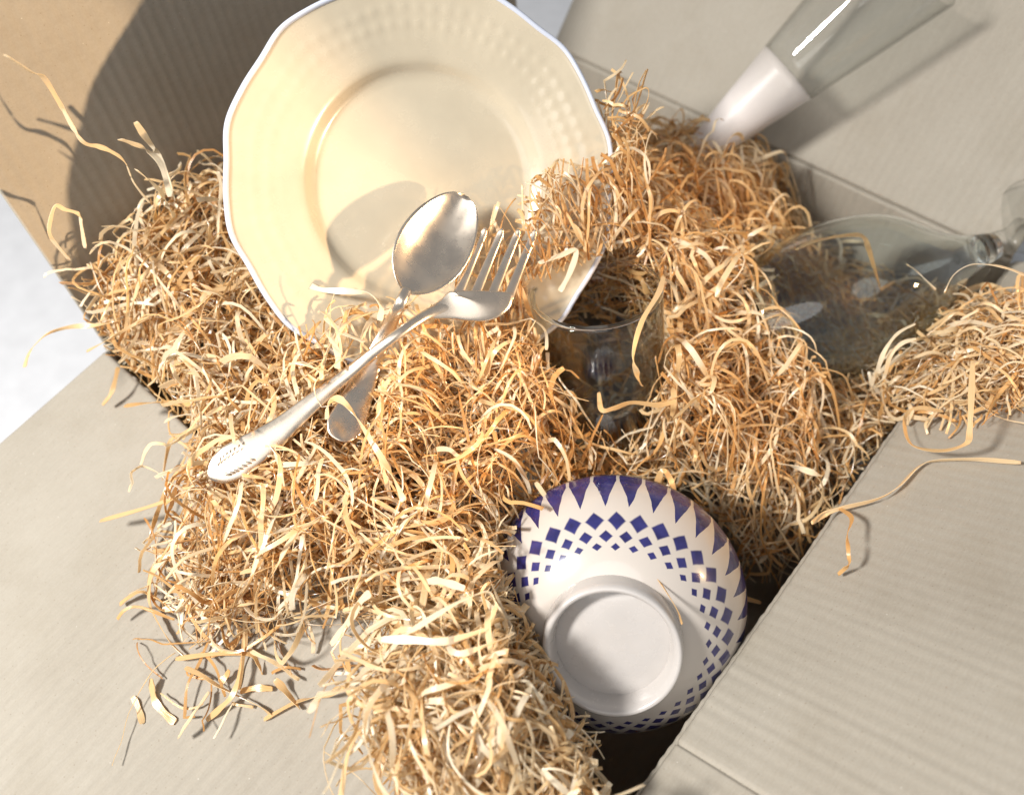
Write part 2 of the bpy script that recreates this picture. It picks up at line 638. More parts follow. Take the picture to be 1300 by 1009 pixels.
for r, z in bprof:
    if r < 1e-6:
        rings.append([len(V)])
        V.append((0, 0, z))
    else:
        s = len(V)
        rings.append(list(range(s, s + n)))
        V += [(r * math.cos(2 * math.pi * k / n), r * math.sin(2 * math.pi * k / n), z) for k in range(n)]
lens = [0]
for (r0, z0), (r1, z1) in zip(outer[:-1], outer[1:]):
    lens.append(lens[-1] + math.hypot(r1 - r0, z1 - z0))
tot = lens[-1]
vco = [0.0] * (len(bprof) - len(outer)) + [1 - q / tot for q in lens]
for i, (A, B) in enumerate(zip(rings[:-1], rings[1:])):
    for k in range(n):
        k2 = (k + 1) % n
        if len(A) == 1:
            F.append((A[0], B[k2], B[k]))
            UV += [(0, 0)] * 3
        else:
            F.append((A[k], A[k2], B[k2], B[k]))
            UV += [(k / n, vco[i]), ((k + 1) / n, vco[i]), ((k + 1) / n, vco[i + 1]), (k / n, vco[i + 1])]
ob = mesh_obj('bowl_body', V, F, M_BOWL, bowl)
uvl = ob.data.uv_layers.new(name='UVMap')
uvl.data.foreach_set('uv', [c for q in UV for c in q])
zf = outer[-1][1]
FR = 0.0345
mesh_obj('foot_ring', *lathe([(FR - 0.001, zf - 0.006), (FR, zf - 0.002), (FR - 0.0006, zf + 0.0070), (FR - 0.0013, zf + 0.0105), (FR - 0.0026, zf + 0.0116),
                              (FR - 0.0042, zf + 0.0108), (FR - 0.0054, zf + 0.0070), (FR - 0.0064, zf + 0.0005), (FR - 0.008, zf - 0.006)], 128), M_WHITE, bowl)
mesh_obj('base_disc', *lathe([(FR - 0.0045, zf - 0.001), (FR - 0.0105, zf + 0.0006), (0.012, zf + 0.0014), (0, zf + 0.0016)][::1], 96), M_WHITE, bowl)

# ------------------------------------------------------------------ tumbler
TB = np.array([0.27604631, 0.1828461, 0.27922941])
TR = np.array([0.25118893, 0.19528734, 0.36860778])
TN = unit(TR - TB)
TL = float(np.linalg.norm(TR - TB))
ta, tb2, _ = frame(TN)
tum = thing('glass_tumbler', 'clear straight glass tumbler standing in the middle of the shavings', 'glass', basis_matrix(TB, ta, tb2, TN))
R0 = 0.038
mesh_obj('glass_wall', *lathe([(R0 - 0.0026, 0.0142), (R0 - 0.0022, TL - 0.0012), (R0 - 0.0018, TL - 0.0003), (R0 - 0.0010, TL), (R0 - 0.0003, TL - 0.0004), (R0, TL - 0.0014), (R0, TL * 0.5), (R0 - 0.0003, 0.0139)], 96, True), M_TUMBLER, tum)
rr = lathe([(R0 - 0.0013 + 0.0016 * math.cos(a), TL + 0.0012 + 0.0013 * math.sin(a)) for a in np.linspace(0, 2 * math.pi, 11)[:-1]], 96, True)
mesh_obj('glass_rim', *rr, M_GLASSR, tum)
mesh_obj('glass_base', *lathe([(0, 0.0095), (0.018, 0.0092), (R0 - 0.006, 0.0100), (R0 - 0.0025, 0.0135), (R0 - 0.0006, 0.0118), (R0 - 0.0012, 0.006), (R0 - 0.005, 0.001), (R0 - 0.010, 0.0), (0.012, 0.0022), (0, 0.0026)][::-1], 96), M_GLASSB, tum)

# ------------------------------------------------------------------ tall tapered glass
FB = at_d(882, 198, 0.62)
FT = at_d(1160, -50, 0.545)
FN = unit(FT - FB)
FL = float(np.linalg.norm(FT - FB))
fa, fb, _ = frame(FN)
flute = thing('tall_glass', 'tall tapered glass with milky base leaning on the raised flap', 'glass', basis_matrix(FB, fa, fb, FN))
zb = 0.085
r_at = lambda z: 0.0105 + (0.040 - 0.0105) * (z / FL) ** 0.9
mesh_obj('glass_wall', *lathe([(r_at(z) - 0.0013, z) for z in np.linspace(zb, FL, 12)] + [(r_at(FL) - 0.0004, FL + 0.0006)] + [(r_at(z), z) for z in np.linspace(FL, zb, 12)], 80, True), M_GLASS, flute)
mesh_obj('milky_base', *lathe([(0, 0), (0.006, 0.0), (0.0098, 0.0015)] + [(r_at(z) - 0.0003, z) for z in np.linspace(0.004, zb, 14)] + [(r_at(zb) - 0.003, zb + 0.0008), (0, zb - 0.002)], 80), M_FROST, flute)

# ------------------------------------------------------------------ wine glass lying in the right corner
WC = at_d(1085, 372, 0.545)
WS = at_d(1262, 312, 0.555)
WN = unit(WS - WC)
wa, wb, _ = frame(WN)
wine = thing('wine_glass', 'large clear wine glass lying half buried in the right corner', 'glass', basis_matrix(WC, wa, wb, WN))
prof = [(0.034, -0.080), (0.0395, -0.066), (0.046, -0.045), (0.0505, -0.022), (0.051, 0.0), (0.048, 0.020), (0.042, 0.036), (0.033, 0.050), (0.024, 0.063), (0.0165, 0.077), (0.012, 0.090), (0.0095, 0.103)]
pr = spline([(r, 0, z) for r, z in prof], 40)
outp = [(p[0], p[2]) for p in pr]
inp = [(max(p[0] - 0.0011, 0.0005), p[2] - 0.0004) for p in pr]
mesh_obj('glass_bowl', *lathe([(0.0, inp[-4][1])] + inp[:-3][::-1] + outp + [(0.0, outp[-1][1] + 0.0002)], 80), M_GLASSR, wine)
mesh_obj('glass_stem', *lathe([(0.0, 0.1036), (0.0093, 0.1036), (0.0085, 0.112), (0.0095, 0.120), (0.013, 0.126), (0.0, 0.1262)], 32), M_GLASS, wine)
mesh_obj('glass_foot', *lathe([(0, 0.1265), (0.013, 0.1266), (0.022, 0.1295), (0.034, 0.1345), (0.0365, 0.1365), (0.035, 0.1375), (0, 0.1320)], 64), M_GLASS, wine)


# ------------------------------------------------------------------ cutlery
def sheet(center, across, up, half, thick, bulge=None):
    """a bar along a curve: cross-sections of 10 points, half = half width, bulge = crown height"""
    n = len(center)
    V, F = [], []
    prof = [(-1, 0), (-0.85, 0.55), (-0.45, 0.9), (0, 1), (0.45, 0.9), (0.85, 0.55), (1, 0), (0.7, -0.7), (0, -1), (-0.7, -0.7)]
    for i in range(n):
        for a, b in prof:
            V.append(center[i] + across[i] * half[i] * a + up[i] * thick[i] * b)
    k = len(prof)
    for i in range(n - 1):
        for j in range(k):
            F.append((i * k + j, i * k + (j + 1) % k, (i + 1) * k + (j + 1) % k, (i + 1) * k + j))
    F.append(tuple(range(k))[::-1])
    F.append(tuple((n - 1) * k + j for j in range(k)))
    return V, F


def sub(o, lv=1):
    md = o.modifiers.new('subdivision', 'SUBSURF')
    md.levels = md.render_levels = lv
    return o


def frames_along(P, upv, across_hint=None):
    T = np.gradient(P, axis=0)
    T /= np.linalg.norm(T, axis=1)[:, None]
    A = np.cross(T, upv)
    A /= np.linalg.norm(A, axis=1)[:, None]
    U = np.cross(A, T)
    return T, A, U


def above(px, py, z, gap=0.016):
    """height z, or just in front of the plate where the plate is nearer"""
    p, q = at(px, py, z), on_plate(px, py, gap)
    if np.linalg.norm(q - PC) < PR * 1.06 and np.dot(p - PC, PN) < gap:
        return q
    return p


VIEWN = unit(CAM - at(480, 440, 0.37))
# spoon
sp_end = at(424, 566, 0.354)
SPC = on_plate(548, 304, 0.026)
spoon = thing('steel_spoon', 'shiny steel spoon resting on the plate with its handle under the fork', 'spoon', Matrix.Translation(sp_end))
root = on_plate(514, 371, 0.036)
P = spline([at(428, 560, 0.354), at(446, 522, 0.357), above(466, 474, 0.362, 0.018), above(489, 425, 0.370, 0.026), at(507, 388, root[2] - 0.0035), at(517, 366, root[2] + 0.0005)], 40)
upv = unit(VIEWN + np.array([0.1, 0, 0.25]))
T, A, U = frames_along(P, upv)
s = np.linspace(0, 1, 40)
half = np.interp(s, [0, 0.03, 0.1, 0.25, 0.5, 0.75, 1], [0.003, 0.0075, 0.0108, 0.0094, 0.0054, 0.0034, 0.0032])
th = np.interp(s, [0, 0.1, 0.5, 0.8, 1], [0.0009, 0.0012, 0.0015, 0.0018, 0.002])
SPOONP = P.copy()
V, F = sheet(P - sp_end, A, U, half, th)
sub(mesh_obj('handle', V, F, M_STEEL, spoon))
tip = on_plate(592, 248, 0.020)
ax = unit(tip - root)
SL = float(np.linalg.norm(tip - root))
nrm_s = unit(VIEWN + np.array([0.05, -0.12, 0.1]))
ac = unit(np.cross(ax, nrm_s))
nrm_s = np.cross(ac, ax)
V, F = [], []
NU, NV = 30, 20
for side in (1, 0):
    for i in range(NU + 1):
        u = i / NU
        hw = 0.0200 * (max(0.0, 1 - (2 * (0.012 + 0.987 * u ** 0.92) - 1) ** 2)) ** (0.5 + 0.28 * (1 - u))
        for j in range(NV + 1):
            v = -1 + 2 * j / NV
            dep = -0.0085 * (1 - v * v) * math.sin(math.pi * min(1, u * 0.96 + 0.02)) ** 0.8
            p = root + ax * SL * u + ac * hw * v + nrm_s * (dep + 0.004 * math.sin(math.pi * u) * 0.4) - sp_end
            if side == 0:
                p = p - nrm_s * 0.0011
            V.append(p)
off = (NU + 1) * (NV + 1)
for i in range(NU):
    for j in range(NV):
        a = i * (NV + 1) + j
        q = (a, a + 1, a + NV + 2, a + NV + 1)
        F.append(q)
        F.append(tuple(k + off for k in q)[::-1])
edge = [j for j in range(NV + 1)] + [i * (NV + 1) + NV for i in range(1, NU + 1)] + [NU * (NV + 1) + j for j in range(NV - 1, -1, -1)] + [i * (NV + 1) for i in range(NU - 1, 0, -1)]
for k in range(len(edge)):
    a, b2 = edge[k], edge[(k + 1) % len(edge)]
    F.append((b2, a, a + off, b2 + off))
mesh_obj('spoon_bowl', V, F, M_STEEL, spoon)

# fork
fk_end = at(262, 607, 0.352)
fork = thing('steel_fork', 'shiny steel fork with patterned handle end lying across the spoon', 'fork', Matrix.Translation(fk_end))
hl, hr = on_plate(573, 379, 0.037), on_plate(650, 381, 0.040)
zn = hl[2] - 0.004
FP = [at(264, 606, 0.352), at(300, 584, 0.355), at(350, 550, 0.359), above(400, 508, 0.365), above(450, 468, 0.372, 0.023), above(500, 428, zn - 0.002, 0.034), at(545, 398, zn), at(580, 388, zn)]
P = spline(FP, 60)
upf = unit(VIEWN + np.array([0.0, -0.05, 0.2]))
T, A, U = frames_along(P, upf)
s = np.linspace(0, 1, 60)
half = np.interp(s, [0, 0.02, 0.06, 0.13, 0.2, 0.33, 0.5, 0.7, 0.85, 1], [0.0012, 0.0048, 0.0085, 0.0106, 0.0098, 0.0066, 0.0042, 0.0030, 0.0032, 0.0052])
th = np.interp(s, [0, 0.1, 0.5, 0.85, 1], [0.0009, 0.0012, 0.0017, 0.0022, 0.0014])
V, F = sheet(P - fk_end, A, U, half, th)
sub(mesh_obj('handle', V, F, M_STEEL, fork))
# relief scroll on the handle end
V, F = [], []
for q in range(7):
    c0 = P[5 + q] - fk_end
    for sgn in (-1, 1):
        b0 = len(V)
        cc = c0 + A[5 + q] * sgn * half[5 + q] * 0.42 + U[5 + q] * (th[5 + q] * 0.93 - 0.0003)
        for i in range(5):
            a = i / 4 * math.pi
            for j in range(6):
                b = j / 6 * 2 * math.pi
                V.append(cc + (T[5 + q] + A[5 + q] * sgn * 0.7) * 0.0021 * math.cos(a) + (A[5 + q] * math.cos(b) + U[5 + q] * 0.6 * math.sin(b)) * 0.0011 * math.sin(a))
        for i in range(4):
            for j in range(6):
                F.append((b0 + i * 6 + j, b0 + i * 6 + (j + 1) % 6, b0 + (i + 1) * 6 + (j + 1) % 6, b0 + (i + 1) * 6 + j))
mesh_obj('handle_relief', V, F, M_STEEL, fork)
# head: shoulders, then four tines
HW = 0.0180
aw = unit(hr - hl)
hc = (hl + hr) / 2
tipc = on_plate(648, 292, 0.026)
td = tipc - hc
HP = spline([FP[-2], at(575, 391, zn), hc - td * 0.06, hc + td * 0.12], 16)
ss = np.linspace(0, 1, 16)
hh = np.interp(ss, [0, 0.25, 0.5, 0.75, 1], [0.0034, 0.0065, 0.0135, 0.0172, 0.0172])
T, A0, U0 = frames_along(HP, upf)
A = A0 * (1 - ss[:, None]) + aw * ss[:, None]
A /= np.linalg.norm(A, axis=1)[:, None]
U = np.cross(A, T)
U /= np.linalg.norm(U, axis=1)[:, None]
V, F = sheet(HP - fk_end, A, U, hh, np.full(16, 0.0012))
sub(mesh_obj('fork_head', V, F, M_STEEL, fork))
nh = unit(np.cross(aw, td))
if np.dot(nh, VIEWN) < 0:
    nh = -nh
for k in range(4):
    o = (k - 1.5) * 0.0094
    b0 = hc + td * 0.06 + aw * o
    pts = [b0 - td * 0.05 - nh * 0.0002, b0 + td * 0.2 - nh * 0.0015, b0 + td * 0.5 - nh * 0.0022, b0 + td * 0.8 - nh * 0.001, b0 + td * 0.95 + nh * 0.0008]
    PT = spline(pts, 20)
    T, A, U = frames_along(PT, nh)
    s = np.linspace(0, 1, 20)
    V, F = sheet(PT - fk_end, A, U, np.interp(s, [0, 0.1, 0.9, 1], [0.0035, 0.0030, 0.0022, 0.0009]), np.full(20, 0.0010))
    sub(mesh_obj('tine', V, F, M_STEEL, fork))
FORKP = np.vstack([P, HP, hc + td * np.linspace(0, 1, 12)[:, None]])

# ------------------------------------------------------------------ wood wool
# height of the heap, from a few sounded spots: photo pixel where the spot shows, and its z
SOUND = [(100, 350, 0.365), (120, 400, 0.345), (150, 440, 0.335), (170, 250, 0.385), (230, 230, 0.388), (280, 250, 0.380), (200, 340, 0.370), (250, 420, 0.366), (215, 490, 0.335),
         (300, 330, 0.366), (330, 450, 0.352), (260, 560, 0.342), (300, 620, 0.346), (230, 690, 0.318), (240, 770, 0.308), (320, 780, 0.318), (330, 700, 0.345), (400, 760, 0.330),
         (430, 560, 0.356), (400, 640, 0.350), (480, 700, 0.343), (520, 440, 0.360), (600, 470, 0.352), (440, 370, 0.378), (400, 420, 0.368), (500, 350, 0.378), (570, 350, 0.374), (640, 330, 0.378), (620, 420, 0.358), (600, 560, 0.348),
         (560, 640, 0.340), (620, 680, 0.325), (680, 620, 0.312), (700, 560, 0.320), (660, 480, 0.352), (700, 300, 0.378), (650, 250, 0.396), (720, 225, 0.394), (780, 225, 0.361), (850, 180, 0.335), (900, 215, 0.330),
         (757, 310, 0.354), (840, 300, 0.368), (850, 420, 0.348), (900, 350, 0.352), (900, 480, 0.338), (850, 540, 0.318), (770, 580, 0.300), (860, 600, 0.285), (930, 620, 0.278), (960, 540, 0.312),
         (950, 280, 0.318), (1000, 350, 0.322), (1000, 450, 0.322), (1050, 330, 0.245), (1060, 450, 0.298), (1080, 530, 0.282), (1090, 365, 0.225), (1130, 410, 0.235), (1020, 330, 0.275), (1030, 600, 0.272), (1000, 680, 0.240), (950, 720, 0.215), (1120, 470, 0.272), (1160, 370, 0.235), (1200, 380, 0.262),
         (480, 780, 0.328), (520, 760, 0.336), (560, 830, 0.342), (560, 900, 0.345), (620, 820, 0.345), (620, 740, 0.330), (690, 850, 0.342), (640, 900, 0.345), (580, 960, 0.340), (730, 910, 0.338), (660, 780, 0.336)]
SND = np.vstack([[at(*q) for q in SOUND], [(0.03, 0.44, 0.20), (0.03, 0.38, 0.22), (0.08, 0.44, 0.215), (0.02, 0.30, 0.27), (0.08, 0.36, 0.25), (0.02, 0.2, 0.33), (0.13, 0.44, 0.262)]])


_t = np.random.default_rng(12)
TUFT = np.stack([_t.uniform(-0.02, 0.44, 260), _t.uniform(-0.10, 0.46, 260), _t.normal(-0.001, 0.0062, 260), _t.uniform(0.009, 0.020, 260)], 1)


def height(x, y):
    d2 = (x[:, None] - SND[None, :, 0]) ** 2 + (y[:, None] - SND[None, :, 1]) ** 2 + 0.00012
    wgt = d2 ** -1.7
    z = (wgt * SND[None, :, 2]).sum(1) / wgt.sum(1)
    # tufts and hollows
    e = (x[:, None] - TUFT[None, :, 0]) ** 2 + (y[:, None] - TUFT[None, :, 1]) ** 2
    return z + (TUFT[None, :, 2] * np.exp(-e / TUFT[None, :, 3] ** 2)).sum(1)


def poly_world(lst):
    return np.array([at(*q)[:2] for q in lst])


def inside(poly, x, y):
    c = np.zeros(len(x), bool)
    j = len(poly) - 1
    for i in range(len(poly)):
        xi, yi = poly[i]
        xj, yj = poly[j]
        t = ((yi > y) != (yj > y)) & (x < (xj - xi) * (y - yi) / (yj - yi + 1e-12) + xi)
        c ^= t
        j = i
    return c


def to_local(P, o, a, b, n):
    d = P - o
    return d @ a, d @ b, d @ n


# line up to which the shavings bury the plate
PL = np.array([[np.dot(q - PC, PA), np.dot(q - PC, PB)] for q in (on_plate(*c) for c in ((330, 430), (365, 425), (400, 385), (440, 345), (500, 335), (570, 300), (640, 245), (700, 205), (785, 195)))])
PL = PL[np.argsort(PL[:, 0])]


BPZ = [z for r, z in outer]
BPR = [r for r, z in outer]
# the lower left of the bowl is buried: its clear side starts at this line
_q = [at(638, 655, 0.315) - BRC, at(752, 915, 0.315) - BRC]
BC0 = np.array([_q[0] @ ba, _q[0] @ bb])
_e = np.array([_q[1] @ ba, _q[1] @ bb]) - BC0
BCN = np.array([-_e[1], _e[0]])
if BCN @ (-BC0) < 0:
    BCN = -BCN


def blocked(P):
    """True where a point lies inside a thing, or on the open space kept in front of its face"""
    hit = np.zeros(len(P), bool)
    # plate
    u, v, n = to_local(P, PC, PA, PB, PN)
    r = np.hypot(u, v)
    hit |= (r < PR * 1.01) & (n > -0.008) & (n < 0.018)
    lim = np.interp(u, PL[:, 0], PL[:, 1])
    hit |= (r < PR * 1.0) & (n >= 0) & (n < 0.05) & (v > lim)
    # bowl
    u, v, n = to_local(P, BRC, ba, bb, BN)
    r = np.hypot(u, v)
    hit |= (r < np.interp(n, BPZ, BPR) + 0.001) & (n > -0.004) & (n < BLEN + 0.001)
    hit |= (r < 0.0665) & (n > -0.002) & (n < 0.12) & (((u - BC0[0]) * BCN[0] + (v - BC0[1]) * BCN[1]) / np.linalg.norm(BCN) + 0.006 * np.sin(170 * (u + v)) + 0.004 * np.sin(420 * (u - v) + 300 * n) > 0)
    # tumbler
    u, v, n = to_local(P, TB, ta, tb2, TN)
    r = np.hypot(u, v)
    hit |= (r < R0 + 0.0008) & (n > -0.001) & (n < TL + 0.012)
    # tall glass
    u, v, n = to_local(P, FB, fa, fb, FN)
    r = np.hypot(u, v)
    hit |= (r < 0.011 + 0.13 * np.maximum(n, 0)) & (n > 0.0) & (n < FL + 0.05)
    # wine glass
    u, v, n = to_local(P, WC, wa, wb, WN)
    r = np.hypot(u, v)
    hit |= ((n > -0.056) & (n < 0.138) & (r < np.interp(n, [q[1] for q in prof] + [0.115, 0.136], [q[0] for q in prof] + [0.010, 0.036]) + 0.0012))
    # cutlery
    for Q, rad in ((FORKP[::2], 0.0062), (SPOONP[::2], 0.006), (HP[6:], 0.016), (np.array([SPC, root + ax * SL * .3, root + ax * SL * .75]), 0.020)):
        d = ((P[:, None, :] - Q[None, :, :]) ** 2).sum(-1).min(1)
        hit |= d < rad * rad
    # cutlery heads stay uncovered
    for c, rr, hh in ((root + ax * SL * .5, 0.024, 0.09), (hc + td * 0.5, 0.0165, 0.09), (hc, 0.015, 0.08), (SPOONP[3], 0.012, 0.04), (SPOONP[9], 0.011, 0.04), (SPOONP[15], 0.008, 0.04), (FORKP[5], 0.011, 0.03), (FORKP[12], 0.009, 0.03), (FORKP[20], 0.008, 0.03), (FORKP[28], 0.006, 0.03), (FORKP[36], 0.006, 0.03)):
        u = (P - c) @ VIEWN
        perp = np.linalg.norm((P - c) - u[:, None] * VIEWN, axis=1)
        hit |= (u > 0) & (u < hh) & (perp < rr)
    # box walls and flaps
    x, y, z = P.T
    hit |= (x < 0.0006) & (y > -0.002) & (z < 0.53)
    hit |= (x > BW - 0.001) & (x < BW + 0.007) & (z < BH)
    hit |= (y > BD - 0.001) & (z < BH)
    hit |= (y < 0) & (y > -0.006) & (z < BH + 0.001)
    hit |= (y <= 0) & (z < BH + 0.0015 + 0.17633 * y + 0.0002)
    hit |= (x >= BW) & (z < BH + 0.0012 + 0.57735 * (x - BW))
    return hit


def grow(poly, k=1.05, d=0.006):
    c = poly.mean(0)
    v = poly - c
    return c + v * (1 + d / np.linalg.norm(v, axis=1))[:, None]


def strands(n, poly, depth, lmin, lmax, wmin, wmax, r, hfun=height, lift=0.0, M=30, curl=1.0, tint=(0.02, 1.0), step_kink=0.05, out=0.010, twist=1.0):
    """curly flat ribbons of wood wool lying in the upper layers of the heap"""
    lo, hi = poly.min(0), poly.max(0)
    xs, ys = [], []
    while len(xs) < n:
        x = r.uniform(lo[0], hi[0], 4 * n)
        y = r.uniform(lo[1], hi[1], 4 * n)
        k = inside(poly, x, y)
        xs += list(x[k])
        ys += list(y[k])
    p = np.stack([xs[:n], ys[:n]], 1)
    L = lmin + (lmax - lmin) * r.random(n) ** 1.8
    ds = L / (M - 1)
    head = r.uniform(0, 2 * np.pi, n)
    kap = r.normal(0, 26, n) * curl
    off = -depth * r.random(n) ** 1.35 + lift
    pit = r.normal(0, 0.16, n)
    z = hfun(p[:, 0], p[:, 1]) + off
    P = np.zeros((n, M, 3))
    Tn = np.zeros((n, M, 3))
    ph = r.uniform(0, 2 * np.pi, n) * (1 if twist >= 1 else 0) + r.normal(0, 0.5, n)
    phs = r.normal(0, 14, n) * twist
    PH = np.zeros((n, M))
    for i in range(M):
        P[:, i] = np.stack([p[:, 0], p[:, 1], z], 1)
        t = np.stack([np.cos(head) * np.cos(pit), np.sin(head) * np.cos(pit), np.sin(pit)], 1)
        Tn[:, i] = t
        PH[:, i] = ph
        p = p + t[:, :2] * ds[:, None]
        z = z + t[:, 2] * ds
        kap = kap * 0.93 + r.normal(0, 18, n) * curl
        head = head + kap * ds
        kk = r.random(n) < step_kink
        head = np.where(kk, head + r.normal(0, 0.9, n), head)
        pit = np.where(kk, pit + r.normal(0, 0.5, n), pit)
        tz = hfun(p[:, 0], p[:, 1]) + off
        pit = np.clip(pit * 0.95 + np.clip((tz - z) * 22, -0.4, 0.4) + r.normal(0, 0.14, n), -1.1, 1.1)
        phs = phs * 0.95 + r.normal(0, 10, n) * twist
        ph = ph + phs * ds
    okp = inside(grow(poly, d=out), P[..., 0].ravel(), P[..., 1].ravel()).reshape(n, M)
    far = ~inside(grow(poly, d=out * 2.2), P[..., 0].ravel(), P[..., 1].ravel()).reshape(n, M)
    P[far | (~okp & (r.random(n) < 0.85)[:, None])] = np.nan
    return P, PH, r.uniform(wmin, wmax, n) * r.uniform(0.55, 1.0, n), r.uniform(*tint, n)


def ribbon_mesh(name, P, PH, W, TI, thick=0.00026, check=True, minlen=9):
    """each strand as a ribbon of four strips (top, bottom, two edges); strands stop where they meet a thing"""
    n, M, _ = P.shape
    gone = np.isnan(P[..., 0])
    P = np.where(gone[..., None], np.array([0.2, 0.2, -1.0]), P)
    T = np.gradient(P, axis=1)
    T /= np.linalg.norm(T, axis=2)[..., None] + 1e-12
    upv = np.zeros_like(T)
    upv[..., 2] = 1
    side = np.cross(T, upv)
    ln = np.linalg.norm(side, axis=2)[..., None]
    side = np.where(ln < 0.05, np.array([1.0, 0, 0]), side / np.maximum(ln, 1e-6))
    upn = np.cross(side, T)
    c, s = np.cos(PH)[..., None], np.sin(PH)[..., None]
    A = side * c + upn * s
    U = upn * c - side * s
    ar = np.arange(M)
    # pieces to keep: the longest free run of each strand
    start = np.zeros(n, int)
    stop = np.full(n, M)
    if check:
        B = blocked(P.reshape(-1, 3)).reshape(n, M) | gone
        B[:, 1:] |= gone[:, :-1]
        B[:, :-1] |= gone[:, 1:]
        for i in np.nonzero(B.any(1))[0]:
            best, cur = (0, 0), 0
            for k in range(M + 1):
                if k == M or B[i, k]:
                    if k - cur > best[1] - best[0]:
                        best = (cur, k)
                    cur = k + 1
            start[i], stop[i] = best
    hw = 0.5 * W[:, None] * (0.85 + 0.13 * np.sin(ar[None] * 0.5 + W[:, None] * 9000)) * np.minimum(1, 0.7 + 0.3 * np.minimum(ar, M - 1 - ar))[None]
    h = thick * 0.5
    ofs = [(-1, 1), (1, 1), (1, 1), (1, -1), (1, -1), (-1, -1), (-1, -1), (-1, 1)]
    ring = np.stack([P + A * (a * hw)[..., None] + U * (b * h) for a, b in ofs], 2)      # n M 8 3
    gac = np.array([0, 1, 1, 1, 1, 0, 0, 0], float)
    Vs, Fs, Ts, Gs = [], [], [], []
    base = 0
    keep = [(i, start[i], stop[i]) for i in range(n) if stop[i] - start[i] >= minlen]
    quad = np.array([0, 1, 9, 8])
    for i, a, b in keep:
        m_ = b - a
        Vs.append(ring[i, a:b].reshape(-1, 3))
        Ts.append(np.full(m_ * 8, TI[i]))
        g = np.zeros((m_, 8, 3))
        g[..., 0] = gac
        g[..., 1] = (np.arange(m_) * np.linalg.norm(P[i, a + 1] - P[i, a]))[:, None]
        g[..., 2] = i * 0.37 % 50
        Gs.append(g.reshape(-1, 3))
        q = []
        rows = np.arange(m_ - 1)[:, None] * 8 + base
        for j in (0, 2, 4, 6):
            q.append(rows + quad[None] + j)
        q.append(np.array([[base, base + 7 - 0, base + 4, base + 2]]))
        e = base + (m_ - 1) * 8
        q.append(np.array([[e, e + 2, e + 4, e + 6]]))
        Fs.append(np.vstack(q))
        base += m_ * 8
    V = np.vstack(Vs)
    F = np.vstack(Fs)
    t = np.concatenate(Ts)
    me = bpy.data.meshes.new(name)
    me.vertices.add(len(V))
    me.vertices.foreach_set('co', V.ravel().astype(np.float32))
    me.loops.add(F.size)
    me.loops.foreach_set('vertex_index', F.ravel().astype(np.int32))
    me.polygons.add(len(F))
    me.polygons.foreach_set('loop_start', np.arange(0, F.size, 4, dtype=np.int32))
    me.polygons.foreach_set('use_smooth', np.ones(len(F), bool))
    at_ = me.attributes.new('tint', 'FLOAT', 'POINT')
    at_.data.foreach_set('value', t.astype(np.float32))
    ag = me.attributes.new('grain', 'FLOAT_VECTOR', 'POINT')
    ag.data.foreach_set('vector', np.vstack(Gs).ravel().astype(np.float32))
    me.update(calc_edges=True)
    me.validate()
    me.materials.append(M_WOOD)
    return me


def wool(name, label, sets):
    P, PH, W, TI = (np.concatenate([q[k] for q in sets]) for k in range(4))
    me = ribbon_mesh(name, P, PH, W, TI)
    o = bpy.data.objects.new(name, me)
    COL.objects.link(o)
    return tag(o, label, 'wood wool', kind='stuff')


HEAP = poly_world([(95, 350, .36), (115, 410, .34), (150, 446, .335), (215, 488, .335), (262, 545, .34), (232, 600, .338), (215, 690, .318), (235, 762, .308), (300, 785, .315), (400, 762, .330),
                   (470, 735, .340), (560, 745, .338), (640, 760, .325), (640, 690, .320), (660, 640, .315), (730, 600, .300), (860, 610, .285), (930, 690, .255), (965, 770, .20)]) 
HEAP = np.vstack([HEAP, [[0.414, 0.10], [0.414, 0.455], [0.004, 0.455], [0.004, 0.03]]])
r1 = np.random.default_rng(3)


def height_plate(x, y):
    zp = PC[2] - (PN[0] * (x - PC[0]) + PN[1] * (y - PC[1])) / PN[2] + 0.030
    return np.maximum(height(x, y), np.minimum(zp, 0.44))


def low_h(x, y):
    return BH + 0.17633 * np.minimum(y, 0) + 0.012


def fringe_h(x, y):
    return BH + 0.17633 * np.minimum(y, 0) + 0.005


FRINGE = poly_world([(180, 640, .29), (190, 760, .29), (185, 880, .29), (300, 900, .29), (430, 890, .29), (470, 830, .29), (440, 790, .29), (300, 790, .29), (225, 740, .29), (215, 650, .29)])
HEAP_EDGE = poly_world([(190, 480, .31), (225, 540, .31), (205, 640, .305), (210, 740, .30), (240, 790, .30), (320, 805, .30), (440, 800, .30), (470, 770, .31), (330, 740, .31), (250, 660, .31), (240, 560, .31)])
OVER = poly_world([(330, 440, .38), (395, 395, .392), (450, 350, .40), (560, 335, .40), (640, 255, .40), (720, 205, .40), (800, 200, .39), (795, 280, .38), (710, 360, .38), (660, 440, .37), (570, 490, .37), (420, 490, .37)])
OVER_SIDE = poly_world([(600, 300, .40), (650, 248, .40), (720, 205, .40), (800, 200, .39), (795, 300, .375), (730, 350, .375), (690, 400, .37), (640, 440, .37)])
GLS = poly_world([(650, 330, .37), (760, 290, .37), (860, 320, .36), (870, 480, .33), (850, 560, .31), (770, 590, .30), (690, 560, .31), (650, 450, .35)])
